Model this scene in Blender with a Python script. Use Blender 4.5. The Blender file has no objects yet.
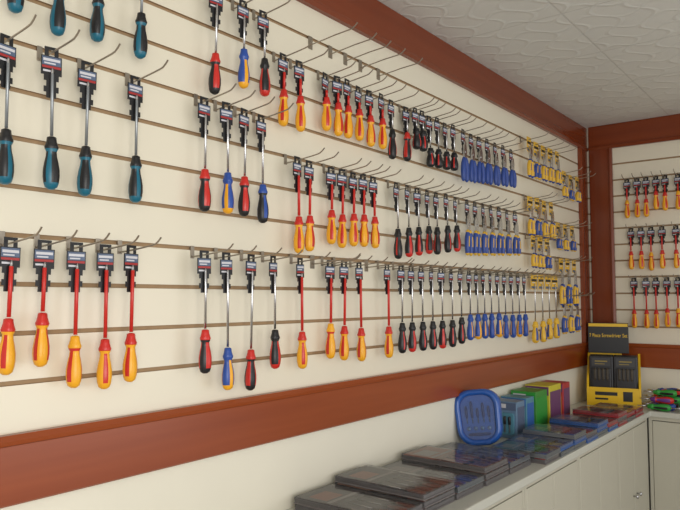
import bpy, bmesh, math, random
from mathutils import Vector, Matrix
random.seed(7)
scene=bpy.context.scene
scene.view_settings.view_transform='Standard'
COL=scene.collection
# ------------------------------------------------------------ camera model
F=675.0; TH=math.radians(37.66); PI_=math.radians(3.64)
CAM=Vector((1.364,0.0,1.55))
Rv=Vector((math.cos(TH),math.sin(TH),0))
Fv=Vector((-math.sin(TH)*math.cos(PI_),math.cos(TH)*math.cos(PI_),math.sin(PI_)))
Uv=Rv.cross(Fv)
def proj(p):
    v=Vector(p)-CAM; d=v.dot(Fv)
    return 340+F*v.dot(Rv)/d, 255-F*v.dot(Uv)/d
def bis(fn,t,a,b):
    fa=fn(a)-t
    for _ in range(40):
        m=(a+b)/2; fm=fn(m)-t
        if (fm>0)==(fa>0): a=m
        else: b=m
    return (a+b)/2
L=4.32; CEIL=1.55+1.08; CT=0.93
Z0=1.55-0.272
def zk(k): return Z0+0.1*k
# ------------------------------------------------------------ materials
def s2l(c): 
    c=c/255.0
    return c/12.92 if c<=0.04045 else ((c+0.055)/1.055)**2.4
def rgb(r,g,b): return (s2l(r),s2l(g),s2l(b),1)
MATS={}
def mat(name,c,rough=0.5,metal=0.0,var=0.08,scale=30,bump=0.0,coat=0.0):
    if name in MATS: return MATS[name]
    m=bpy.data.materials.new(name); m.use_nodes=True
    nt=m.node_tree; b=nt.nodes['Principled BSDF']
    col=rgb(*c)
    tc=nt.nodes.new('ShaderNodeTexCoord'); n=nt.nodes.new('ShaderNodeTexNoise')
    n.inputs['Scale'].default_value=scale
    nt.links.new(tc.outputs['Object'],n.inputs['Vector'])
    mx=nt.nodes.new('ShaderNodeMix'); mx.data_type='RGBA'
    mx.inputs[6].default_value=tuple(x*(1-var) for x in col[:3])+(1,)
    mx.inputs[7].default_value=tuple(min(1,x*(1+var)) for x in col[:3])+(1,)
    nt.links.new(n.outputs['Fac'],mx.inputs[0]); nt.links.new(mx.outputs[2],b.inputs['Base Color'])
    b.inputs['Roughness'].default_value=rough; b.inputs['Metallic'].default_value=metal
    if coat: b.inputs['Coat Weight'].default_value=coat
    if bump:
        bp=nt.nodes.new('ShaderNodeBump'); bp.inputs['Strength'].default_value=bump; bp.inputs['Distance'].default_value=0.004
        nt.links.new(n.outputs['Fac'],bp.inputs['Height']); nt.links.new(bp.outputs['Normal'],b.inputs['Normal'])
    MATS[name]=m; return m
def wood(name,axis,c1,c2):
    m=bpy.data.materials.new(name); m.use_nodes=True; nt=m.node_tree; b=nt.nodes['Principled BSDF']
    tc=nt.nodes.new('ShaderNodeTexCoord'); mp=nt.nodes.new('ShaderNodeMapping')
    sc=[22,22,22]; sc[axis]=1.0
    mp.inputs['Scale'].default_value=sc
    n=nt.nodes.new('ShaderNodeTexNoise'); n.inputs['Scale'].default_value=1.0; n.inputs['Detail'].default_value=3
    cr=nt.nodes.new('ShaderNodeValToRGB')
    cr.color_ramp.elements[0].position=0.25; cr.color_ramp.elements[0].color=rgb(*c1)
    cr.color_ramp.elements[1].position=0.8; cr.color_ramp.elements[1].color=rgb(*c2)
    nt.links.new(tc.outputs['Object'],mp.inputs[0]); nt.links.new(mp.outputs[0],n.inputs['Vector'])
    nt.links.new(n.outputs['Fac'],cr.inputs[0]); nt.links.new(cr.outputs[0],b.inputs['Base Color'])
    b.inputs['Roughness'].default_value=0.24
    return m
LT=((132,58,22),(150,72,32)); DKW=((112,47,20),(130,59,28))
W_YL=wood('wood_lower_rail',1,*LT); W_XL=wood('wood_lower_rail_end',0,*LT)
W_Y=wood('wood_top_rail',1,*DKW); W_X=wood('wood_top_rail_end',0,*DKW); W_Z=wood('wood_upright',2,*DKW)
CREAM=mat('cream_laminate',(230,223,204),0.3,0,0.02,3)
GROOVE=mat('groove_fibreboard',(164,136,102),0.8,0,0.12,60)
PLASTER=mat('cream_plaster',(228,223,207),0.6,0,0.03,6,0.15)
FLOORM=mat('floor_tile_grey',(150,142,130),0.4,0,0.1,8)
CHROME=mat('chrome_steel',(205,205,208),0.22,1.0,0.04,40)
WIRE=mat('hook_steel',(160,150,136),0.35,0.75,0.05,40)
BLACK=mat('black_plastic',(26,26,29),0.4,0,0.15,40)
GREYP=mat('grey_shaft',(150,155,160),0.35,0.7,0.05,40)
RED=mat('red_plastic',(200,42,34),0.32,0,0.06,40)
YEL=mat('yellow_plastic',(238,170,34),0.35,0,0.06,40)
BLUE=mat('blue_plastic',(40,76,158),0.35,0,0.08,40)
PBLUE=mat('grip_blue',(46,74,150),0.4,0,0.10,40)
PYEL=mat('grip_yellow',(226,180,54),0.4,0,0.08,40)
TEAL=mat('teal_plastic',(20,100,124),0.35,0,0.08,40)
GREEN=mat('green_plastic',(50,150,60),0.4,0,0.08,40)
PURP=mat('purple_plastic',(110,60,140),0.4,0,0.08,40)
LBLUE=mat('label_blue_grey',(88,102,128),0.35,0,0.25,180)
LRED=mat('label_red',(165,48,48),0.35,0,0.1,180)
LWHITE=mat('label_white',(205,205,212),0.35,0,0.08,180)
CAB=mat('cabinet_cream',(190,186,170),0.4,0,0.03,5)
CABTOP=mat('countertop_white',(194,194,184),0.25,0,0.04,8)
# ------------------------------------------------------------ mesh helpers
def newobj(name,bm,mats,smooth=False,parent=None,loc=None):
    me=mkmesh(name,bm,mats,smooth)
    o=bpy.data.objects.new(name,me); COL.objects.link(o)
    if parent: o.parent=parent
    if loc: o.location=loc
    return o
def mkmesh(name,bm,mats,smooth=False):
    me=bpy.data.meshes.new(name); bmesh.ops.recalc_face_normals(bm,faces=bm.faces[:])
    bm.to_mesh(me); bm.free()
    for m in mats: me.materials.append(m)
    if smooth:
        for p in me.polygons: p.use_smooth=True
    return me
def box(bm,x0,x1,y0,y1,z0,z1,mi=0,bev=0.0):
    r=bmesh.ops.create_cube(bm,size=1.0,matrix=Matrix.Translation(((x0+x1)/2,(y0+y1)/2,(z0+z1)/2))@Matrix.Diagonal((x1-x0,y1-y0,z1-z0,1)))
    fs={f for v in r['verts'] for f in v.link_faces}
    for f in fs: f.material_index=mi
    if bev>0:
        es=list({e for v in r['verts'] for e in v.link_edges})
        bmesh.ops.bevel(bm,geom=es,offset=bev,segments=2,affect='EDGES',profile=0.5)
def lathe(bm,prof,n,mf,mod=0.0,M=None):
    rings=[]
    for (r,z) in prof:
        ring=[]
        for i in range(n):
            a=2*math.pi*i/n
            rr=r*(1-mod*(0.5+0.5*math.cos(3*a)))
            p=Vector((rr*math.cos(a),rr*math.sin(a),z))
            if M: p=M@p
            ring.append(bm.verts.new(p))
        rings.append(ring)
    for j in range(len(rings)-1):
        for i in range(n):
            f=bm.faces.new((rings[j][i],rings[j][(i+1)%n],rings[j+1][(i+1)%n],rings[j+1][i]))
            f.material_index=mf(i,j)
    f=bm.faces.new(rings[0]); f.material_index=mf(0,0)
    f=bm.faces.new(rings[-1][::-1]); f.material_index=mf(0,len(rings)-2)
def sweep(bm,pts,rad,n,ref,mf=lambda i,j:0,flat=1.0):
    pts=[Vector(p) for p in pts]; rings=[]; ref=Vector(ref)
    for k,p in enumerate(pts):
        t=(pts[min(k+1,len(pts)-1)]-pts[max(k-1,0)]).normalized()
        u=ref.cross(t).normalized(); w=t.cross(u).normalized()
        r=rad[k] if isinstance(rad,(list,tuple)) else rad
        rings.append([bm.verts.new(p+u*r*math.cos(2*math.pi*i/n)+w*r*flat*math.sin(2*math.pi*i/n)) for i in range(n)])
    for j in range(len(rings)-1):
        for i in range(n):
            f=bm.faces.new((rings[j][i],rings[j][(i+1)%n],rings[j+1][(i+1)%n],rings[j+1][i])); f.material_index=mf(i,j)
    bm.faces.new(rings[0]).material_index=mf(0,0); bm.faces.new(rings[-1][::-1]).material_index=mf(0,len(rings)-2)
def extrude_profile(bm,prof,axis,a,b,mfs):
    def P(u,z,t): return (u,t,z) if axis=='y' else (t,u,z)
    A=[bm.verts.new(P(u,z,a)) for u,z in prof]; B=[bm.verts.new(P(u,z,b)) for u,z in prof]
    for i in range(len(prof)-1):
        f=bm.faces.new((A[i],A[i+1],B[i+1],B[i])); f.material_index=mfs[i]
    return A,B
# ------------------------------------------------------------ room
YS=-0.9; XE=2.9
def slat_profile(sgn,base):
    prof=[];mf=[]
    GH=0.0050
    def add(u,z): prof.append((base+sgn*u,z))
    add(0,Z0); 
    for k in range(1,12):
        z=zk(k)
        add(0,z-GH); mf.append(0)
        add(-0.007,z-GH); mf.append(1)
        add(-0.007,z+GH); mf.append(1)
        add(0,z+GH); mf.append(1)
    add(0,zk(12)); mf.append(0)
    return prof,mf
def struct(o): o["kind"]="structure"; return o
bm=bmesh.new()
prof,mf=slat_profile(1,0.0)
prof=[(0,0),(0,Z0)]+prof[1:]+[(0,CEIL),(-0.12,CEIL),(-0.12,0),(0,0)]
mf=[2]+mf+[2,2,2,2]
extrude_profile(bm,prof,'y',YS,L,mf)
struct(newobj('wall_left',bm,[CREAM,GROOVE,PLASTER]))
bm=bmesh.new()
prof,mf=slat_profile(-1,L)
prof=[(L,0),(L,Z0)]+prof[1:]+[(L,CEIL),(L+0.12,CEIL),(L+0.12,0),(L,0)]
mf=[2]+mf+[2,2,2,2]
extrude_profile(bm,prof,'x',-0.12,XE,mf)
struct(newobj('wall_back',bm,[CREAM,GROOVE,PLASTER]))
bm=bmesh.new(); box(bm,-0.12,XE,YS,L+0.12,-0.1,0); struct(newobj('floor',bm,[FLOORM]))
cm=bpy.data.materials.new('embossed_ceiling_tile'); cm.use_nodes=True; nt=cm.node_tree; b=nt.nodes['Principled BSDF']
b.inputs['Roughness'].default_value=0.5
tc=nt.nodes.new('ShaderNodeTexCoord')
def brick(w,h,m,off,smooth):
    br=nt.nodes.new('ShaderNodeTexBrick'); br.offset=off; br.inputs['Scale'].default_value=1.0
    br.inputs['Brick Width'].default_value=w; br.inputs['Row Height'].default_value=h; br.inputs['Mortar Size'].default_value=m; br.inputs['Mortar Smooth'].default_value=smooth
    br.inputs['Color1'].default_value=(0,0,0,1); br.inputs['Color2'].default_value=(0,0,0,1); br.inputs['Mortar'].default_value=(1,1,1,1)
    return br
br=brick(0.5,0.5,0.004,0,0.3)
nt.links.new(tc.outputs['Object'],br.inputs['Vector'])
sx=nt.nodes.new('ShaderNodeSeparateXYZ'); nt.links.new(tc.outputs['Object'],sx.inputs[0])
def M_(op,a=None,bv=None,c=None):
    q=nt.nodes.new('ShaderNodeMath'); q.operation=op
    for i,v in enumerate((a,bv,c)):
        if v is None: continue
        if isinstance(v,(int,float)): q.inputs[i].default_value=v
        else: nt.links.new(v,q.inputs[i])
    return q.outputs[0]
u=M_('MULTIPLY',sx.outputs[0],8*math.pi); v=M_('MULTIPLY',sx.outputs[1],8*math.pi)
w1=M_('SINE',M_('ADD',M_('MULTIPLY',u,1.0),M_('MULTIPLY',M_('SINE',v),1.0)))
w2=M_('SINE',M_('ADD',M_('MULTIPLY',v,1.0),M_('MULTIPLY',M_('SINE',u),1.0)))
rib=M_('SMOOTH_MIN',M_('ABSOLUTE',w1),M_('ABSOLUTE',w2),0.1)
mr=nt.nodes.new('ShaderNodeMapRange'); mr.inputs[1].default_value=0.0; mr.inputs[2].default_value=0.36; mr.inputs[3].default_value=1; mr.inputs[4].default_value=0; nt.links.new(rib,mr.inputs[0])
hh=M_('SUBTRACT',M_('MULTIPLY',mr.outputs[0],0.6),M_('MULTIPLY',br.outputs['Color'],0.35))
bp=nt.nodes.new('ShaderNodeBump'); bp.inputs['Strength'].default_value=0.5; bp.inputs['Distance'].default_value=0.0055
nt.links.new(hh,bp.inputs['Height']); nt.links.new(bp.outputs['Normal'],b.inputs['Normal'])
mxc=nt.nodes.new('ShaderNodeMix'); mxc.data_type='RGBA'; mxc.inputs[6].default_value=rgb(216,216,210); mxc.inputs[7].default_value=rgb(200,199,193)
nt.links.new(br.outputs['Color'],mxc.inputs[0]); nt.links.new(mxc.outputs[2],b.inputs['Base Color'])
bm=bmesh.new(); box(bm,-0.12,XE,YS,L+0.12,CEIL,CEIL+0.1); struct(newobj('ceiling',bm,[cm]))
def trim_profile(za,zb,t=0.016,flip=False):
    w=zb-za
    pts=[(0,0),(t-0.004,0.0),(t,0.004),(t,w*0.84),(t+0.006,w*0.86),(t+0.008,w*0.92),(t+0.002,w),(0,w)]
    if flip: pts=[(u,w-v) for u,v in pts][::-1]
    return [(u,za+v) for u,v in pts]
def trim(name,kind,za,zb,a,b,flip,m):
    bm=bmesh.new(); p=trim_profile(za,zb,flip=flip); n=len(p)
    def P(u,v,t):
        if kind=='left': return (u,t,v)
        if kind=='back': return (t,L-u,v)
        if kind=='leftv': return (u,v,t)
        if kind=='backv': return (v,L-u,t)
    A=[bm.verts.new(P(u,v,a)) for u,v in p]; B=[bm.verts.new(P(u,v,b)) for u,v in p]
    for i in range(n):
        bm.faces.new((A[i],A[(i+1)%n],B[(i+1)%n],B[i]))
    bm.faces.new(A); bm.faces.new(B[::-1])
    struct(newobj(name,bm,[m]))
TB=Z0-0.14; TW=0.14
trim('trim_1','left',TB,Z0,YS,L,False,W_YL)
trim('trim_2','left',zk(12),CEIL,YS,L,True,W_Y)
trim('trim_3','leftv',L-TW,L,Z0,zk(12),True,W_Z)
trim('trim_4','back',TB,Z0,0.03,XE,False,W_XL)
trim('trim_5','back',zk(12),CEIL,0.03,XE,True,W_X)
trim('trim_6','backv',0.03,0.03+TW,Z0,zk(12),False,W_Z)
# ------------------------------------------------------------ hooks
HL=0.145
def hookmesh(pw,ph,HL=HL):
    bm=bmesh.new()
    box(bm,0.0005,0.0025,-pw,pw,-ph,0.006,0,0.0006)
    box(bm,-0.006,0.0005,-pw*0.8,pw*0.8,-0.003,0.003,0)
    sweep(bm,[(0.002,0,-0.022),(0.03,0,-0.0205),(0.06,0,-0.018),(0.10,0,-0.014),(HL-0.02,0,-0.011),(HL-0.01,0,-0.009),(HL,0,-0.003),(HL+0.008,0,0.004)],0.0020,8,(0,1,0))
    return mkmesh('hook_mesh',bm,[WIRE])
HOOK=hookmesh(0.006,0.026); HOOKE=hookmesh(0.010,0.036,0.18)
def wire_z(x): return -0.022+0.0020+ (0.004*(x/0.06))
HOOKS={}
def add_hook(loc,back,group,empty=False):
    key=(round(loc[2],2),back); c=loc[0] if back else loc[1]
    if empty and any(abs(c-q)<0.035 for q in HOOKS.get(key,[])): return
    HOOKS.setdefault(key,[]).append(c)
    o=bpy.data.objects.new('display_hook',HOOKE if empty else HOOK); COL.objects.link(o); o.location=loc
    if back: o.rotation_euler=(0,0,-math.pi/2)
    tagobj(o,"empty long steel peg hook fixed in the slatted wall" if empty else "thin steel peg hook with upturned tip in slatted wall","hook",group)
def tagobj(o,label,cat,group=None):
    o["label"]=label; o["category"]=cat
    if group: o["group"]=group
    return o
# ------------------------------------------------------------ tag
def make_tag():
    bm=bmesh.new(); t=0.0008
    box(bm,-t,t,-0.014,0.014,0.003,0.009,0); box(bm,-t,t,-0.014,-0.006,-0.010,0.003,0); box(bm,-t,t,0.006,0.014,-0.010,0.003,0)
    box(bm,-t,t,-0.021,0.021,-0.050,-0.010,0)
    for i in range(4):
        w=0.015 if i%2==0 else 0.010
        box(bm,-t,t,-w,w,-0.050-0.012*(i+1),-0.050-0.012*i,0)
    e=0.0006
    box(bm,t,t+e,-0.019,0.019,-0.030,-0.012,1); box(bm,t+e,t+2*e,-0.017,0.017,-0.0215,-0.016,3); box(bm,t+e,t+2*e,-0.015,0.008,-0.0275,-0.0245,3)
    box(bm,t,t+e,-0.019,0.019,-0.036,-0.031,2)
    box(bm,t,t+e,-0.017,0.002,-0.044,-0.040,3)
    return mkmesh('hang_tag_mesh',bm,[BLACK,LBLUE,LRED,LWHITE])
TAG=make_tag()
def make_ytag():
    bm=bmesh.new(); t=0.0008
    box(bm,-t,t,-0.030,0.030,0.003,0.010,0); box(bm,-t,t,-0.030,-0.006,-0.010,0.003,0); box(bm,-t,t,0.006,0.030,-0.010,0.003,0)
    box(bm,-t,t,-0.030,0.030,-0.066,-0.010,0)
    e=0.0006
    box(bm,t,t+e,-0.026,0.026,-0.026,-0.013,1); box(bm,t,t+e,-0.020,0.010,-0.034,-0.030,2); box(bm,t,t+e,-0.026,0.026,-0.062,-0.050,3)
    return mkmesh('yellow_tag_mesh',bm,[PYEL,BLACK,LWHITE,LBLUE])
YTAG=make_ytag()
PROF=[(0.0055,0),(0.0095,-0.002),(0.0105,-0.010),(0.0125,-0.017),(0.0145,-0.022),(0.0135,-0.026),(0.0105,-0.032),(0.0115,-0.042),(0.0145,-0.055),(0.0168,-0.070),(0.0170,-0.084),(0.0155,-0.096),(0.0125,-0.105),(0.006,-0.1095),(0.001,-0.110)]
def handle_mesh(name,collar,body,panel,end,px=2):
    bm=bmesh.new()
    def mf(i,j):
        if j<5: return 0
        if j>=11: return 3
        if j in (6,7,8,9,10) and (i%6)<px: return 2
        return 1
    lathe(bm,PROF,18,mf,0.10)
    return mkmesh(name,bm,[collar,body,panel,end],True)
HAND={
 'teal':handle_mesh('teal_handle',BLACK,TEAL,BLACK,TEAL,4),
 'ry':handle_mesh('red_yellow_handle',RED,YEL,RED,YEL,2),
 'yr':handle_mesh('yellow_red_handle',YEL,RED,YEL,YEL,4),
 'rk':handle_mesh('red_black_handle',RED,BLACK,RED,BLACK,3),
 'kr':handle_mesh('black_red_handle',BLACK,BLACK,RED,RED,2),
 'kk':handle_mesh('black_handle',BLACK,BLACK,RED,BLACK,1),
 'by':handle_mesh('blue_yellow_handle',BLUE,BLUE,YEL,YEL,2),
 'yb':handle_mesh('yellow_blue_handle',PYEL,PYEL,PBLUE,PYEL,2),
 'bk':handle_mesh('blue_black_handle',BLUE,BLACK,BLUE,BLACK,2),
 'bb':handle_mesh('blue_dark_handle',BLUE,BLUE,YEL,BLUE,1),
 'gg':handle_mesh('green_handle',GREEN,GREEN,BLACK,GREEN,2),
 'pp':handle_mesh('purple_handle',PURP,RED,PURP,RED,3),
}
DESC={'teal':"teal and black screwdriver hanging handle-down from its tag",
 'ry':"yellow screwdriver with red panels and red insulated shaft",
 'yr':"red screwdriver with yellow panels and red insulated shaft",
 'rk':"red and black screwdriver with chrome shaft on hang tag",
 'kr':"black screwdriver with red panels and chrome shaft",
 'kk':"black screwdriver with thin red stripes and chrome shaft",
 'by':"blue and yellow screwdriver with chrome shaft on hang tag",
 'yb':"yellow and blue screwdriver with long shaft on yellow card",
 'bk':"black screwdriver with blue collar and chrome shaft",
 'bb':"blue screwdriver with thin yellow stripes, long chrome shaft"}
SH={}
def shaft_mesh(kind,ln):
    key=(kind,round(ln,2))
    if key in SH: return SH[key],key[1]
    ln=key[1]; bm=bmesh.new()
    top=-0.036; bot=-(ln-0.11)+0.002
    if bot>top-0.02: bot=top-0.02
    m={'ry':RED,'yr':RED,'teal':GREYP}.get(kind,CHROME)
    r=0.0042 if kind in('ry','yr') else 0.0033
    def mf(i,j): return 1 if j<2 else 0
    lathe(bm,[(0.0012,top),(0.0030,top-0.007),(0.0028,top-0.012),(r,top-0.013),(r,bot)],10,mf)
    SH[key]=mkmesh('shaft_%s'%kind,bm,[m,CHROME],True); return SH[key],ln
def child(name,me,root,loc=(0,0,0),rot=None):
    o=bpy.data.objects.new(name,me); COL.objects.link(o); o.parent=root; o.location=loc
    if rot: o.rotation_euler=rot
    return o
def screwdriver(kind,loc,ln,yaw,group,label=None,tilt=0,hs=1.0):
    if ln<0.17: hs=min(hs,max(0.72,(ln-0.055)/0.115))
    me,ln2=shaft_mesh('ry' if kind in('ry','yr') else('teal' if kind=='teal' else 'c'),max(ln+0.11*(1-hs),0.17))
    r=bpy.data.objects.new('screwdriver',None); COL.objects.link(r); r.empty_display_size=0.02
    r.location=loc; r.rotation_euler=(tilt,0,yaw)
    child('hang_tag',YTAG if kind=='yb' else TAG,r)
    child('shaft',me,r,(0.006,0,0))
    h=child('handle',HAND[kind],r,(0.006,0,-(ln2-0.11)),(0,0,random.uniform(0,6.28)))
    h.scale=(1,1,hs) if hs>0.75 else (1.1,1.1,hs)
    if kind=='yb': h.scale=(1.2,1.2,1)
    tagobj(r,(label or DESC[kind]) if hs>0.75 else "stubby black and red screwdriver hanging from its tag","screwdriver",group)
def pliers_parts(c1,c2,nm,k=1.0,dw=0.0):
    bm=bmesh.new()
    for s in(-1,1):
        vs=[(s*0.0004,-0.040),(s*0.006,-0.042),(s*0.012,-0.062),(s*0.014,-0.080),(s*0.010,-0.110),(s*0.0004,-0.104)]
        A=[bm.verts.new((0.004,y,z)) for y,z in vs]; B=[bm.verts.new((0.012,y,z)) for y,z in vs]
        n=len(vs); bm.faces.new(A); bm.faces.new(B[::-1])
        for i in range(n): bm.faces.new((A[i],A[(i+1)%n],B[(i+1)%n],B[i]))
    lathe(bm,[(0.0055,0.0),(0.0055,0.0016)],12,lambda i,j:0,0,Matrix.Translation((0.012,0,-0.082))@Matrix.Rotation(math.pi/2,4,'Y'))
    jaw=mkmesh('jaw_'+nm,bm,[CHROME])
    hs=[]
    for s in(-1,1):
        bm=bmesh.new()
        sweep(bm,[(0.008,s*0.010,-0.104),(0.008,s*0.012,-0.114),(0.008,s*(0.016+dw),-0.128),(0.008,s*(0.0185+dw),-0.144),(0.008,s*(0.019+dw),-0.165),(0.008,s*(0.0175+dw),-0.188),(0.008,s*(0.017+dw),-0.197)],
              [0.006*k,0.0088*k,0.0108*k,0.0112*k,0.0108*k,0.0098*k,0.004],12,(1,0,0),lambda i,j,s=s:(1 if j in (0,) or (j in(2,3) and i in (3,)) or j==5 else 0))
        hs.append(mkmesh('plier_handle_'+nm,bm,[c1,c2],True))
    return jaw,hs
PL={'blue':pliers_parts(PBLUE,PBLUE,'blue'),'blueacc':pliers_parts(PBLUE,PYEL,'blueaccent'),'yellow':pliers_parts(PYEL,PBLUE,'yellow',1.05,0.003),'yellow2':pliers_parts(PBLUE,PYEL,'blueyellow',1.05,0.003)}
PDESC={'blue':"blue-handled steel pliers hanging from a black card tag",'blueacc':"blue-handled pliers with yellow grip ends, black tag",'yellow':"yellow-handled pliers on a yellow card hang tag",'yellow2':"blue-handled pliers on a yellow card hang tag"}
def pliers(kind,loc,yaw,group,sc=1.0):
    r=bpy.data.objects.new('pliers',None); COL.objects.link(r); r.location=loc; r.rotation_euler=(0,0,yaw)
    jaw,hs=PL[kind]
    t=child('hang_tag',TAG if kind.startswith('blue') else YTAG,r)
    for nm,me in(('jaw',jaw),('handle',hs[0]),('handle',hs[1])):
        o=child(nm,me,r); o.scale=(1,1,sc)
    tagobj(r,PDESC[kind],"pliers",group)
def put(kind,px,k,bot,group,jit=0.15,hs=1.0):
    dx=random.uniform(0.03,0.05)
    z=zk(k)+wire_z(dx)
    y=bis(lambda yy:proj((dx,yy,z-0.05))[0],px,0.0,4.3)
    y=min(y,L-TW-0.03)
    add_hook((0,y,zk(k)),False,"peg hooks on the long slatted wall")
    zb=bis(lambda q:proj((dx,y,q))[1],bot,z-0.6,z)
    ln=z-zb
    if kind in PL: pliers(kind,(dx,y,z),random.uniform(-jit,jit),group,max(0.72,min(1.45,ln/0.198)))
    else: screwdriver(kind,(dx,y,z),ln,random.uniform(-0.2,0.2),group,tilt=random.uniform(-0.02,0.02),hs=hs)
G1="teal screwdrivers on the slatted wall"; G2="insulated red and yellow screwdrivers on the slatted wall"
G3="mixed chrome-shaft screwdrivers on the slatted wall"; G4="small red and black screwdrivers on the slatted wall"
G5="blue-handled pliers on the slatted wall"; G6="yellow and blue pliers on the slatted wall"; G7="blue screwdrivers on the slatted wall"; G8="yellow and blue screwdrivers on the slatted wall"
for px,b in((16,14),(61,35),(99,43),(141,58)): put('teal',px,11,b,G1)
for px,b in((6,187),(51,192),(87,197),(135,204)): put('teal',px,8,b,G1)
for kd,px,k,b in(('rk',216,11,97),('by',243,11,88),('kr',263,11,97),
    ('rk',204,8,213),('by',226,8,213),('rk',244,8,217),('bk',261,8,222),
    ('rk',204,4,375),('by',226,4,391),('rk',251,4,390),('kr',273,4,370)): put(kd,px,k,b,G3)
for i,(px,b) in enumerate(((10,375),(44,365),(76,388),(105,387),(131,384),(300,370),(330,360),(344,360),(359,360),(387,357))): put('yr' if i in(2,6) else 'ry',px,4,b,G2)
for px,b in((297,253),(309,250),(331,245),(342,247),(353,247),(363,247),(373,247)): put('ry',px,7,b,G2)
for px,b in((283,128),(299,131),(325,132),(337,138),(347,139),(358,141),(369,148),(381,149)): put('ry',px,10,b,G2)
for px,b,h in((391,159,1),(406,162,1),(415,149,.74),(422,152,.74),(429,168,.7),(437,169,.7),(445,171,.7),(453,172,.7)): put('rk' if b==162 else 'kk',px,10,b,G4,hs=h)
for px,b in((396,258),(407,257),(417,255),(427,255),(436,254),(446,253),(455,252)): put('kr' if px%2 else 'kk',px,7,b,G4)
for px,b in((401,352),(411,351),(421,350),(431,349),(441,348),(451,347),(460,345)): put('kr' if px in(411,441) else 'kk',px,4,b,G4)
for px in(463,471,479,487,495,503,511): put('blue',px,10,182+(px-463)*0.12,G5)
for px in(467,475,483,491,499,507,515): put('blueacc',px,7,256,G5)
for i,px in enumerate((469,476,483,490,497,504,511,518,524)): put('by' if i%3==1 else 'bb',px,4,341-(px-469)*0.1,G7)
for i,px in enumerate((529,536,543,550,557)): put('yellow2' if i in(1,) else 'yellow',px,11,178+(px-529)*0.25,G6,0.05)
for i,px in enumerate((564,570.5,577)): put('yellow2' if i==1 else 'yellow',px,10,191+i,G6,0.05)
for i,px in enumerate((530,537,544,551)): put('yellow2' if i==1 else 'yellow',px,8,236+i*1.5,G6,0.05)
for i,px in enumerate((558,565,572)): put('yellow' if i%2 else 'yellow2',px,7,248,G6,0.05)
for i,px in enumerate((533,540,547)): put('yellow2' if i==2 else 'yellow',px,6,268+i,G6,0.05)
for i,px in enumerate((534,541,548,554.5)): put('yb',px,4,343-i*1.6,G8,0.05)
for i,px in enumerate((561,567.5,574)): put('yellow2' if i==1 else 'yellow',px,5,306,G6,0.05)
for i,px in enumerate((563,570,576)): put('yellow2' if i!=1 else 'yellow',px,3,334-i,G6,0.05)
for px,k in((312,4),(366,4),(318,10),(180,11),(325,7),(285,7),(236,4),(290,4),(398,10),(384,7),(310,11),(330,11),(345,11),(360,11),(378,11)):
    y=bis(lambda yy:proj((0.0,yy,zk(k)))[0],px,0,4.3); add_hook((0,y,zk(k)),False,"peg hooks on the long slatted wall",True)
GB="small insulated screwdrivers on the end wall"
for k,xs,b in((10,(627,637,646,656,665,678),(218,217,217,210,210,210)),(7,(631,641,651,662,676),(270,270,270,269,268)),(4,(634,646,656,667,678),(328,328,328,328,327))):
    for px,bb in zip(xs,b):
        yy=L-0.04; z=zk(k)+wire_z(0.04)
        x=bis(lambda q:proj((q,yy,z-0.05))[0],px,0.0,2.0)
        add_hook((x,L,zk(k)),True,"peg hooks on the end wall")
        zb=bis(lambda q:proj((x,yy,q))[1],bb,z-0.6,z)
        screwdriver('ry' if px%3 else 'yr',(x,yy,z),z-zb,-math.pi/2+random.uniform(-0.2,0.2),GB)
# ------------------------------------------------------------ cabinets
def cabinet(x0,x1,y0,y1,face):
    r=bpy.data.objects.new('cabinet',None); COL.objects.link(r)
    w=(y1-y0) if face=='x' else (x1-x0); dp=(x1-x0) if face=='x' else (y1-y0)
    H=CT-0.03
    bm=bmesh.new()
    t=0.018
    box(bm,0,t,-dp,0,0.0,H); box(bm,w-t,w,-dp,0,0.0,H); box(bm,t,w-t,-dp+0.03,0,0.06,0.08); box(bm,t,w-t,-dp,0,H-0.02,H); box(bm,t,w-t,-0.01,0,0.06,H-0.02); box(bm,t,w-t,-dp+0.04,-dp+0.055,0,0.06)
    newobj('body',bm,[CAB],parent=r)
    for s in(0,1):
        a=t+0.002+s*(w/2-t); b2=a+w/2-t-0.004
        bm=bmesh.new(); z0,z1=0.065,H-0.024
        box(bm,a,b2,-dp-0.001,-dp+0.015,z0,z1,0,0.002)
        d=newobj('door',bm,[CAB],parent=r)
        bm=bmesh.new(); kx=b2-0.03 if s==0 else a+0.03
        lathe(bm,[(0.004,0),(0.004,0.012),(0.010,0.016),(0.011,0.022),(0.006,0.026)],14,lambda i,j:0,0,Matrix.Translation((kx,-dp-0.001,H-0.36))@Matrix.Rotation(math.pi/2,4,'X'))
        newobj('knob',bm,[CHROME],True,parent=d)
    if face=='x': r.location=(x0,y0,0); r.rotation_euler=(0,0,math.pi/2)
    else: r.location=(x0,y1,0)
    tagobj(r,"off-white low storage cabinet with two flat doors","cabinet","off-white cabinets under the counter")
yy=0.60
while yy<3.9:
    cabinet(0.03,0.40,yy,yy+0.57-0.002,'x'); yy+=0.57
xx=0.405
while xx<2.4:
    cabinet(xx,xx+0.55,4.03,L-0.002,'y'); xx+=0.552
bm=bmesh.new()
pl=[(0.001,0.58),(0.42,0.58),(0.42,4.01),(2.62,4.01),(2.62,L-0.001),(0.001,L-0.001)]
A=[bm.verts.new((x,y,CT-0.03)) for x,y in pl]; B=[bm.verts.new((x,y,CT)) for x,y in pl]
bm.faces.new(A[::-1]); bm.faces.new(B)
for i in range(6): bm.faces.new((A[i],A[(i+1)%6],B[(i+1)%6],B[i]))
o=newobj('countertop',bm,[CABTOP]); md=o.modifiers.new('b','BEVEL'); md.width=0.004; md.segments=2
tagobj(o,"L-shaped off-white countertop over the cabinets","countertop")
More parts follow.
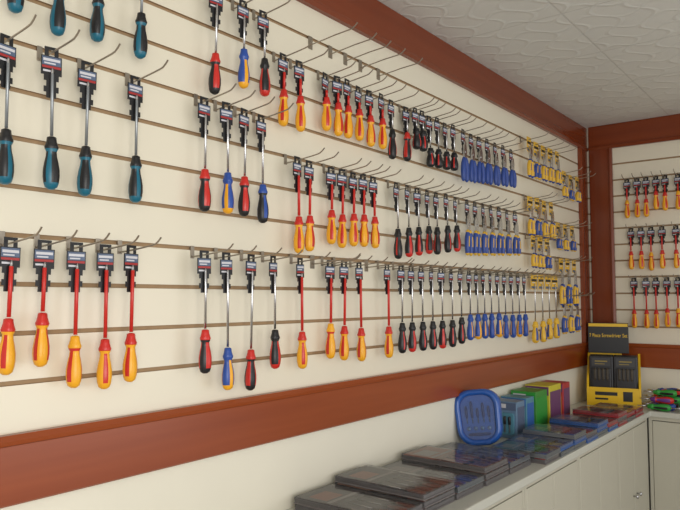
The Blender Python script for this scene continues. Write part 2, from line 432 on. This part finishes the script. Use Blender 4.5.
# ------------------------------------------------------------ boxed tool sets
def clear(name,ior,rough,tint,haze,bump):
    gm=bpy.data.materials.new(name); gm.use_nodes=True; nt=gm.node_tree; nt.nodes.clear()
    N=nt.nodes.new
    out=N('ShaderNodeOutputMaterial'); mx=N('ShaderNodeMixShader'); mh=N('ShaderNodeMixShader'); tr=N('ShaderNodeBsdfTransparent'); df=N('ShaderNodeBsdfDiffuse'); gl=N('ShaderNodeBsdfGlossy'); fr=N('ShaderNodeFresnel'); nz=N('ShaderNodeTexNoise'); bp=N('ShaderNodeBump'); tc=N('ShaderNodeTexCoord')
    lk=nt.links.new
    lk(tc.outputs['Object'],nz.inputs['Vector']); nz.inputs['Scale'].default_value=9; nz.inputs['Detail'].default_value=0; bp.inputs['Strength'].default_value=bump; bp.inputs['Distance'].default_value=0.01
    fr.inputs['IOR'].default_value=ior; gl.inputs['Roughness'].default_value=rough; tr.inputs['Color'].default_value=tint
    df.inputs['Color'].default_value=(0.75,0.78,0.82,1); mh.inputs[0].default_value=haze
    lk(nz.outputs['Fac'],bp.inputs['Height']); lk(bp.outputs['Normal'],gl.inputs['Normal'])
    lk(tr.outputs[0],mh.inputs[1]); lk(df.outputs[0],mh.inputs[2])
    lk(fr.outputs[0],mx.inputs[0]); lk(mh.outputs[0],mx.inputs[1]); lk(gl.outputs[0],mx.inputs[2]); lk(mx.outputs[0],out.inputs['Surface'])
    return gm
gm=clear('clear_plastic_lid',1.5,0.10,(0.98,0.98,0.99,1),0.05,0.2)
SETS={}
def mc(name,c): return mat(name,c,0.35,0,0.12,50)
ORG=mc('card_orange',(176,112,88)); DK=mc('card_dark',(96,90,92)); GRY=mc('card_grey',(140,144,150)); CRD=mc('card_red',(178,52,58)); CBL=mc('card_blue',(56,104,176)); TRAY=mc('tray_grey',(112,106,106)); CGN=mc('card_green',(62,140,58)); CYL=mc('card_yellow',(206,196,60)); CTL=mc('card_teal',(84,136,156)); CWH=mc('card_pale',(176,174,174))
def set_meshes(key,w,d,card,hcol,tray):
    bm=bmesh.new(); box(bm,-w/2,w/2,-d/2,d/2,0,0.004,0,0.0015)
    for a in((-w/2+.003,w/2-.003,-d/2+.003,-d/2+.006),(-w/2+.003,w/2-.003,d/2-.006,d/2-.003),(-w/2+.003,-w/2+.006,-d/2+.006,d/2-.006),(w/2-.006,w/2-.003,-d/2+.006,d/2-.006)):
        box(bm,a[0],a[1],a[2],a[3],0.004,0.015,0)
    tr_=mkmesh('tray_'+key,bm,[tray])
    bm=bmesh.new()
    z=0.0175
    box(bm,-w/2+.008,-w/2+w*0.40,-d/2+.008,d/2-.008,0.0042,z,0,0.001)
    box(bm,-w/2+w*0.10,-w/2+w*0.30,-d/2+.03,d/2-d*.40,z,z+.0005,1)
    box(bm,-w/2+w*0.33,-w/2+w*0.37,-d/2+.02,d/2-.02,z,z+.0005,2)
    box(bm,-w/2+w*0.41,w/2-0.008,-d/2+.008,d/2-.008,0.0042,0.0095,0)
    cd=mkmesh('card_'+key,bm,[card,ORG if key in('dark','darks') else CWH,CWH])
    bm=bmesh.new(); n=4
    for i in range(n):
        y=-d/2+.028+(d-.056)*i/(n-1)
        M=Matrix.Translation((w/2-0.012,y,0.0125))@Matrix.Rotation(-math.pi/2,4,'Y')@Matrix.Diagonal((0.34,0.62,w/0.3*0.70,1))@Matrix.Translation((0,0,0.11))
        lathe(bm,PROF,10,lambda q,j:0 if j>5 else 1,0,M)
        M2=Matrix.Translation((-w/2+w*0.45,y,0.0125))@Matrix.Rotation(math.pi/2,4,'Y')
        lathe(bm,[(0.002,0),(0.002,w*0.27)],8,lambda q,j:2,0,M2)
    ct=mkmesh('tools_'+key,bm,[hcol,BLACK,CHROME],True)
    bm=bmesh.new(); box(bm,-w/2+0.001,w/2-0.001,-d/2+0.001,d/2-0.001,0.0042,0.0205,0,0.003)
    lid=mkmesh('lid_'+key,bm,[gm])
    SETS[key]=(tr_,cd,ct,lid)
W1,D1=0.33,0.182
W2,D2=0.225,0.150
MUT=mc('muted_brown_grip',(120,72,62))
set_meshes('orange',W1,D1,ORG,MUT,TRAY); set_meshes('dark',W1,D1,DK,MUT,TRAY); set_meshes('grey',W1,D1,GRY,BLUE,GREYP); set_meshes('teal',W1,D1,CTL,BLUE,GREYP)
set_meshes('red',W2,D2,CRD,RED,CRD); set_meshes('blue',W2,D2,CBL,BLUE,CBL); set_meshes('darks',W2,D2,DK,RED,TRAY); set_meshes('teals',W2,D2,CTL,BLUE,GREYP)
SD={'orange':"flat clear-wrapped tool set with orange-brown card",'dark':"flat clear-wrapped tool set with dark card",'grey':"flat grey clear-wrapped tool set",'teal':"flat teal-carded clear-wrapped tool set",'red':"small flat red tool set, clear lid",'blue':"small flat blue tool set, clear lid",'darks':"small dark tool set with red handles",'teals':"small flat teal tool set, clear lid"}
def toolset(key,x,y,z,rot):
    r=bpy.data.objects.new('tool_set_case',None); COL.objects.link(r); r.location=(x,y,z); r.rotation_euler=(0,0,rot)
    for nm,me in zip(('tray','printed_card','tools','clear_lid'),SETS[key]): child(nm,me,r)
    tagobj(r,SD[key]+" on the counter","tool set","boxed tool sets along the counter")
HS=0.0208
seq=[['dark','dark'],['dark','orange','dark'],['orange','grey'],['dark','dark','orange'],['dark','grey']]
for n_,st in enumerate(seq):
    for i,k in enumerate(st): toolset(k,0.195+random.uniform(-.004,.004),1.60+0.193*n_,CT+0.0005+i*HS,random.uniform(-.012,.012))
sts=[['darks','grey'],['teals','blue'],['teals','blue','teals'],['blue','darks'],['teals','blue','blue'],['blue','red'],['red','darks','red'],['darks','red'],['red','red']]
sts[0]=['darks','teals']
for i in range(9):
    for j,k in enumerate(sts[i]): toolset(k,0.300+random.uniform(-.003,.003),2.563+0.1575*i,CT+0.0005+j*HS,random.uniform(-.012,.012))
# ------------------------------------------------------------ blue round carry case
def rrect(w,h,r,n=8):
    pts=[]
    for cx,cy,a0 in((w/2-r,h/2-r,0),(-w/2+r,h/2-r,90),(-w/2+r,-h/2+r,180),(w/2-r,-h/2+r,270)):
        for i in range(n+1):
            a=math.radians(a0+90*i/n); pts.append((cx+r*math.cos(a),cy+r*math.sin(a)))
    return pts
def slab(bm,pts,y0,y1,mi=0,bev=0.0,cz=0):
    A=[bm.verts.new((x,y0,z+cz)) for x,z in pts]; B=[bm.verts.new((x,y1,z+cz)) for x,z in pts]
    fs=[bm.faces.new(A),bm.faces.new(B[::-1])]; n=len(pts)
    for i in range(n): fs.append(bm.faces.new((A[i],A[(i+1)%n],B[(i+1)%n],B[i])))
    for f in fs: f.material_index=mi
    if bev:
        es=list({e for f in fs[:2] for e in f.edges}); bmesh.ops.bevel(bm,geom=es,offset=bev,segments=3,affect='EDGES',profile=0.5)
BC=mat('case_blue',(32,84,166),0.22,0,0.08,20,0,0.3); BC2=mat('case_inner_blue',(74,116,172),0.5,0,0.25,30)
r=bpy.data.objects.new('carry_case',None); COL.objects.link(r)
bm=bmesh.new()
rings=[(0.150,0.195,0.056,0.046),(0.172,0.217,0.066,0.040),(0.184,0.229,0.070,0.020),(0.184,0.229,0.070,0.002),(0.178,0.223,0.068,-0.001),(0.178,0.223,0.068,-0.005),(0.184,0.229,0.070,-0.008),(0.184,0.229,0.070,-0.018),(0.178,0.223,0.068,-0.032),(0.166,0.211,0.063,-0.039),(0.150,0.195,0.056,-0.039),(0.136,0.181,0.050,-0.033),(0.134,0.179,0.049,-0.016)]
def irr(x,z): return (x*(1+0.10*z/0.11 if z>0 else 1.0), z)   # slightly wider towards the top
RR=[[bm.verts.new((irr(x,z)[0],yy_,z+0.1145)) for x,z in rrect(a,b_,c_)] for a,b_,c_,yy_ in rings]
n=len(RR[0])
for a in range(len(RR)-1):
    for i in range(n): bm.faces.new((RR[a][i],RR[a][(i+1)%n],RR[a+1][(i+1)%n],RR[a+1][i]))
bm.faces.new(RR[0]); bm.faces.new(RR[-1][::-1])
newobj('shell',bm,[BC],True,parent=r)
bm=bmesh.new(); slab(bm,[irr(x,z) for x,z in rrect(0.132,0.177,0.048)],-0.0175,-0.0162,0,0,0.1145); newobj('backing_panel',bm,[BC2],parent=r)["label"]="blue recessed inner panel"
bm=bmesh.new()
NV=mat('navy_plastic',(44,66,112),0.4)
hts=(0.07,0.088,0.06,0.08,0.066)
for i in range(5):
    x=-0.046+i*0.023; lathe(bm,[(0.002,0),(0.0025,0.02),(0.0050,0.024),(0.0058,hts[i]-0.01),(0.003,hts[i])],10,lambda q,j:1 if j<1 else 0,0,Matrix.Translation((x,-0.0245,0.092))) 
for i in range(4):
    lathe(bm,[(0.005,0),(0.008,0.002),(0.008,0.010),(0.005,0.012)],12,lambda q,j:1,0,Matrix.Translation((-0.042+i*0.028,-0.019,0.070))@Matrix.Rotation(math.pi/2,4,'X')@Matrix.Diagonal((1,1,0.8,1)))
lathe(bm,[(0.004,0),(0.006,0.01),(0.006,0.08),(0.004,0.09)],10,lambda q,j:0,0,Matrix.Translation((-0.045,-0.0245,0.046))@Matrix.Rotation(math.pi/2,4,'Y'))
newobj('bit_row',bm,[NV,GREYP],True,parent=r)
gw=clear('translucent_blue_window',1.4,0.15,(0.50,0.70,0.97,1),0.08,0.4)
bm=bmesh.new(); pts=[irr(x,z) for x,z in rrect(0.135,0.180,0.0495)]; bm.faces.new([bm.verts.new((x,-0.0325,z+0.1145)) for x,z in pts]); newobj('window_panel',bm,[gw],parent=r)["label"]="translucent blue front window"
for s in(-1,1):
    bm=bmesh.new(); box(bm,s*0.032-0.010,s*0.032+0.010,-0.043,-0.02,0.006,0.020,0,0.002); newobj('latch',bm,[BC],parent=r)
cy=bis(lambda q:proj((0.105,q,CT+0.1))[0],481,1.5,4.0)
r.rotation_euler=(math.radians(-8),math.radians(-7),math.radians(20)); r.location=(0.100,cy+0.018,CT+0.0125)
tagobj(r,"blue rounded plastic carry case standing upright on the counter","case")
def upbox(x,y,w,h,t,body,win,band,label,rot):
    r=bpy.data.objects.new('boxed_tool',None); COL.objects.link(r)
    bm=bmesh.new(); box(bm,-w/2,w/2,-t/2,t/2,0,h,0,0.003)
    newobj('carton',bm,[body],parent=r)
    e0,e1=-t/2-.0012,-t/2-.0002
    bm=bmesh.new(); box(bm,-w/2+.004,w/2-.004,e0,e1,h*0.76,h-.005,0)
    box(bm,-w/2+.012,w*0.1,e0-.001,e0,h*0.82,h*0.93,1); newobj('printed_label',bm,[band,LWHITE],parent=r)
    bm=bmesh.new(); slab(bm,rrect(w*0.84,h*0.60,0.012,4),-t/2-.010,-t/2-.0002,0,0.003,h*0.40); newobj('blister',bm,[win],parent=r)
    bm=bmesh.new()
    for i in range(4):
        lathe(bm,[(0.003,0),(0.003,h*.20),(0.006,h*.22),(0.0065,h*.40),(0.004,h*.44)],10,lambda q,j:0 if j>1 else 1,0,Matrix.Translation((-w*.27+i*w*.18,-t/2-.0125,h*.17)))
    newobj('tools',bm,[BLACK,GREYP],True,parent=r)
    bm=bmesh.new(); box(bm,w/2+.0002,w/2+.0012,-t/2+.008,t/2-.008,h*0.15,h*0.85,0); newobj('side_print',bm,[band],parent=r)
    r.location=(x,y,CT+0.0006); r.rotation_euler=(0,0,rot)
    tagobj(r,label,"boxed tool")
BGR=mc('carton_blue_grey',(104,132,160))
PPL=mc('print_purple',(110,66,110))
upbox(0.080,2.90,0.125,0.160,0.09,BGR,CTL,LBLUE,"upright blue-grey clear blister pack standing on the counter",0.0)
upbox(0.080,3.01,0.125,0.165,0.09,CTL,BGR,CBL,"upright clear blue blister pack standing on the counter",0.0)
upbox(0.080,3.15,0.125,0.180,0.14,CGN,DK,GREEN,"upright green boxed tool standing on the counter",0.0)
upbox(0.080,3.33,0.125,0.190,0.16,CYL,CGN,PPL,"upright yellow-green box with purple print",0.0)
upbox(0.080,3.49,0.125,0.185,0.10,CRD,CYL,PPL,"upright red box with yellow and purple print",0.0)
# ------------------------------------------------------------ yellow display stand
r=bpy.data.objects.new('display_stand',None); COL.objects.link(r)
DY=mat('display_yellow',(232,188,30),0.35,0,0.04,20)
bm=bmesh.new()
w,dp=0.29,0.17
t=0.006; ts=0.012
box(bm,-w/2,w/2,-dp,0,0,0.012); box(bm,-w/2+ts,w/2-ts,-dp,-dp+t,0.012,0.105)
for s in(-1,1):
    x0=s*w/2; x1=s*(w/2-ts)
    pr=[(-dp,0.012),(-dp,0.105),(-0.13,0.17),(0,0.29),(0,0.012)]
    A=[bm.verts.new((x0,y,z)) for y,z in pr]; B=[bm.verts.new((x1,y,z)) for y,z in pr]
    bm.faces.new(A); bm.faces.new(B[::-1])
    for i in range(5): bm.faces.new((A[i],A[(i+1)%5],B[(i+1)%5],B[i]))
box(bm,-w/2+ts,w/2-ts,-t,0,0.012,0.26); box(bm,-w/2+ts,w/2-0.10,-t,0,0.26,0.32)
newobj('tray',bm,[DY],parent=r)["label"]="yellow open-front display tray"
bm=bmesh.new()
box(bm,-0.10,0.02,-dp-0.0012,-dp-0.0002,0.060,0.080,0); box(bm,-0.10,-0.03,-dp-0.0012,-dp-0.0002,0.035,0.045,0); box(bm,0.05,0.10,-dp-0.0012,-dp-0.0002,0.03,0.085,0)
newobj('front_print',bm,[BLACK],parent=r)
bm=bmesh.new(); box(bm,-w/2+0.004,w/2-0.060,-0.012,-0.0065,0.290,0.470,0,0.002); box(bm,-w/2+0.008,w/2-0.064,-0.014,-0.012,0.448,0.466,1)
newobj('header_card',bm,[BLACK,DY],parent=r)
def text(s,width,loc,m,parent,name='lettering'):
    cu=bpy.data.curves.new('t','FONT'); cu.body=s; cu.size=0.03; cu.align_x='CENTER'; cu.extrude=0.0006; cu.offset=0.0003; cu.space_character=1.08
    o=bpy.data.objects.new('tmp',cu); COL.objects.link(o); bpy.context.view_layer.update()
    me=bpy.data.meshes.new_from_object(o.evaluated_get(bpy.context.evaluated_depsgraph_get())); bpy.data.objects.remove(o)
    me.materials.clear(); me.materials.append(m)
    q=bpy.data.objects.new(name,me); COL.objects.link(q); q.parent=parent; q.location=loc; q.rotation_euler=(math.pi/2,0,0)
    k=width/(2*max(v.co.x for v in me.vertices)); q.scale=(k,max(k,1.0),1)
text("7 Piece Screwdriver Set",0.212,(-0.028,-0.0130,0.385),DY,r)
RZ=math.radians(14)
r.location=(0.175,4.22,CT+0.0006); r.rotation_euler=(0,0,RZ)
tagobj(r,"yellow cardboard display stand with black header card","display stand")
c,s_=math.cos(RZ),math.sin(RZ)
CLM=mat('pack_black',(34,33,36),0.3,0,0.2,30)
bm=bmesh.new(); box(bm,-0.0645,0.0645,-0.012,0.012,0,0.27,0,0.005); box(bm,-0.052,0.052,-0.022,-0.011,0.02,0.20,0,0.005)
for i in range(4): lathe(bm,[(0.004,0),(0.008,0.01),(0.009,0.06),(0.005,0.07)],10,lambda q,j:1,0,Matrix.Translation((-0.033+i*0.022,-0.0195,0.13)))
shell=mkmesh('clam',bm,[CLM,mat('dark_handle',(70,62,50),0.35)])
bm=bmesh.new(); box(bm,-0.050,0.050,-0.0135,-0.0122,0.212,0.258,0); box(bm,-0.034,0.034,-0.0140,-0.0135,0.236,0.243,1); box(bm,-0.034,0.020,-0.0140,-0.0135,0.222,0.226,1); band=mkmesh('band',bm,[mat('dark_grey_card',(62,62,64)),mat('muted_yellow',(150,130,60))])
for col in range(2):
    for row in range(3):
        lx=-0.0655+col*0.131; ly=-0.133+row*0.047
        o=bpy.data.objects.new('screwdriver_set_pack',shell); COL.objects.link(o)
        wx=r.location.x+c*lx-s_*ly; wy=r.location.y+s_*lx+c*ly
        o.location=(wx,wy,CT+0.0135); o.rotation_euler=(0,0,RZ)
        child('printed_band',band,o)
        tagobj(o,"black packaged screwdriver set standing in yellow display","packaged tool set","packs in the yellow display stand")
# ------------------------------------------------------------ loose coloured tools on back counter
LD={'gg':"green",'pp':"purple and red",'bb':"blue",'rk':"red and black",'ry':"yellow and red",'by':"blue and yellow"}
def loose(kd,px,y,dz,rot):
    x=bis(lambda q:proj((q,y,CT+0.02+dz))[0],px,0.0,2.5)
    rr=bpy.data.objects.new('screwdriver',None); COL.objects.link(rr)
    me,l2=shaft_mesh('c',0.20)
    child('shaft',me,rr); h=child('handle',HAND[kd],rr,(0,0,-(l2-0.11))); h.scale=(1.25,1.25,1.1)
    rr.rotation_euler=(0,-math.pi/2,rot)
    rr.location=(x-0.145*math.cos(rot),y-0.145*math.sin(rot),CT+0.0215+dz)
    tagobj(rr,LD[kd]+" handled screwdriver in a loose pile on the counter","screwdriver","loose screwdrivers on the end counter")
for a in (('gg',658,4.045,0,0.0),('bb',663,4.092,0,0.0),('pp',662,4.139,0,0),('rk',666,4.186,0,0),('gg',668,4.233,0,0),
          ('gg',695,4.045,0,0.0),('pp',699,4.139,0,0.0),
          ('pp',661,4.068,0.037,0),('gg',668,4.115,0.037,0.0),('bb',672,4.162,0.037,0),('rk',664,4.209,0.037,0.0),
          ('gg',664,4.092,0.074,0),('rk',672,4.139,0.074,0),('by',668,4.186,0.074,0)): loose(*a)
# ------------------------------------------------------------ camera, light
cd=bpy.data.cameras.new('camera'); cam=bpy.data.objects.new('camera',cd); COL.objects.link(cam)
cam.location=CAM; cam.rotation_euler=(math.pi/2+PI_,0,TH); cd.sensor_width=36; cd.lens=36*F/680; cd.clip_start=0.02
scene.camera=cam
def area(loc,rot,sx,sy,e,c):
    l=bpy.data.lights.new('window_or_fill_light','AREA'); l.shape='RECTANGLE'; l.size=sx; l.size_y=sy; l.energy=e; l.color=c
    o=bpy.data.objects.new('window_or_fill_light',l); COL.objects.link(o); o.location=loc; o.rotation_euler=rot
area((2.75,-0.6,1.5),(math.radians(88),0,math.radians(68)),1.8,1.6,52,(1,0.965,0.90))
area((2.85,2.4,1.2),(math.radians(102),0,math.radians(90)),1.8,1.2,13,(0.97,0.98,1.0))  # fill lamp added to brighten the room, stands for no known window
w=bpy.data.worlds.new('world'); scene.world=w; w.use_nodes=True
w.node_tree.nodes['Background'].inputs[0].default_value=(1.0,0.985,0.955,1); w.node_tree.nodes['Background'].inputs[1].default_value=0.63
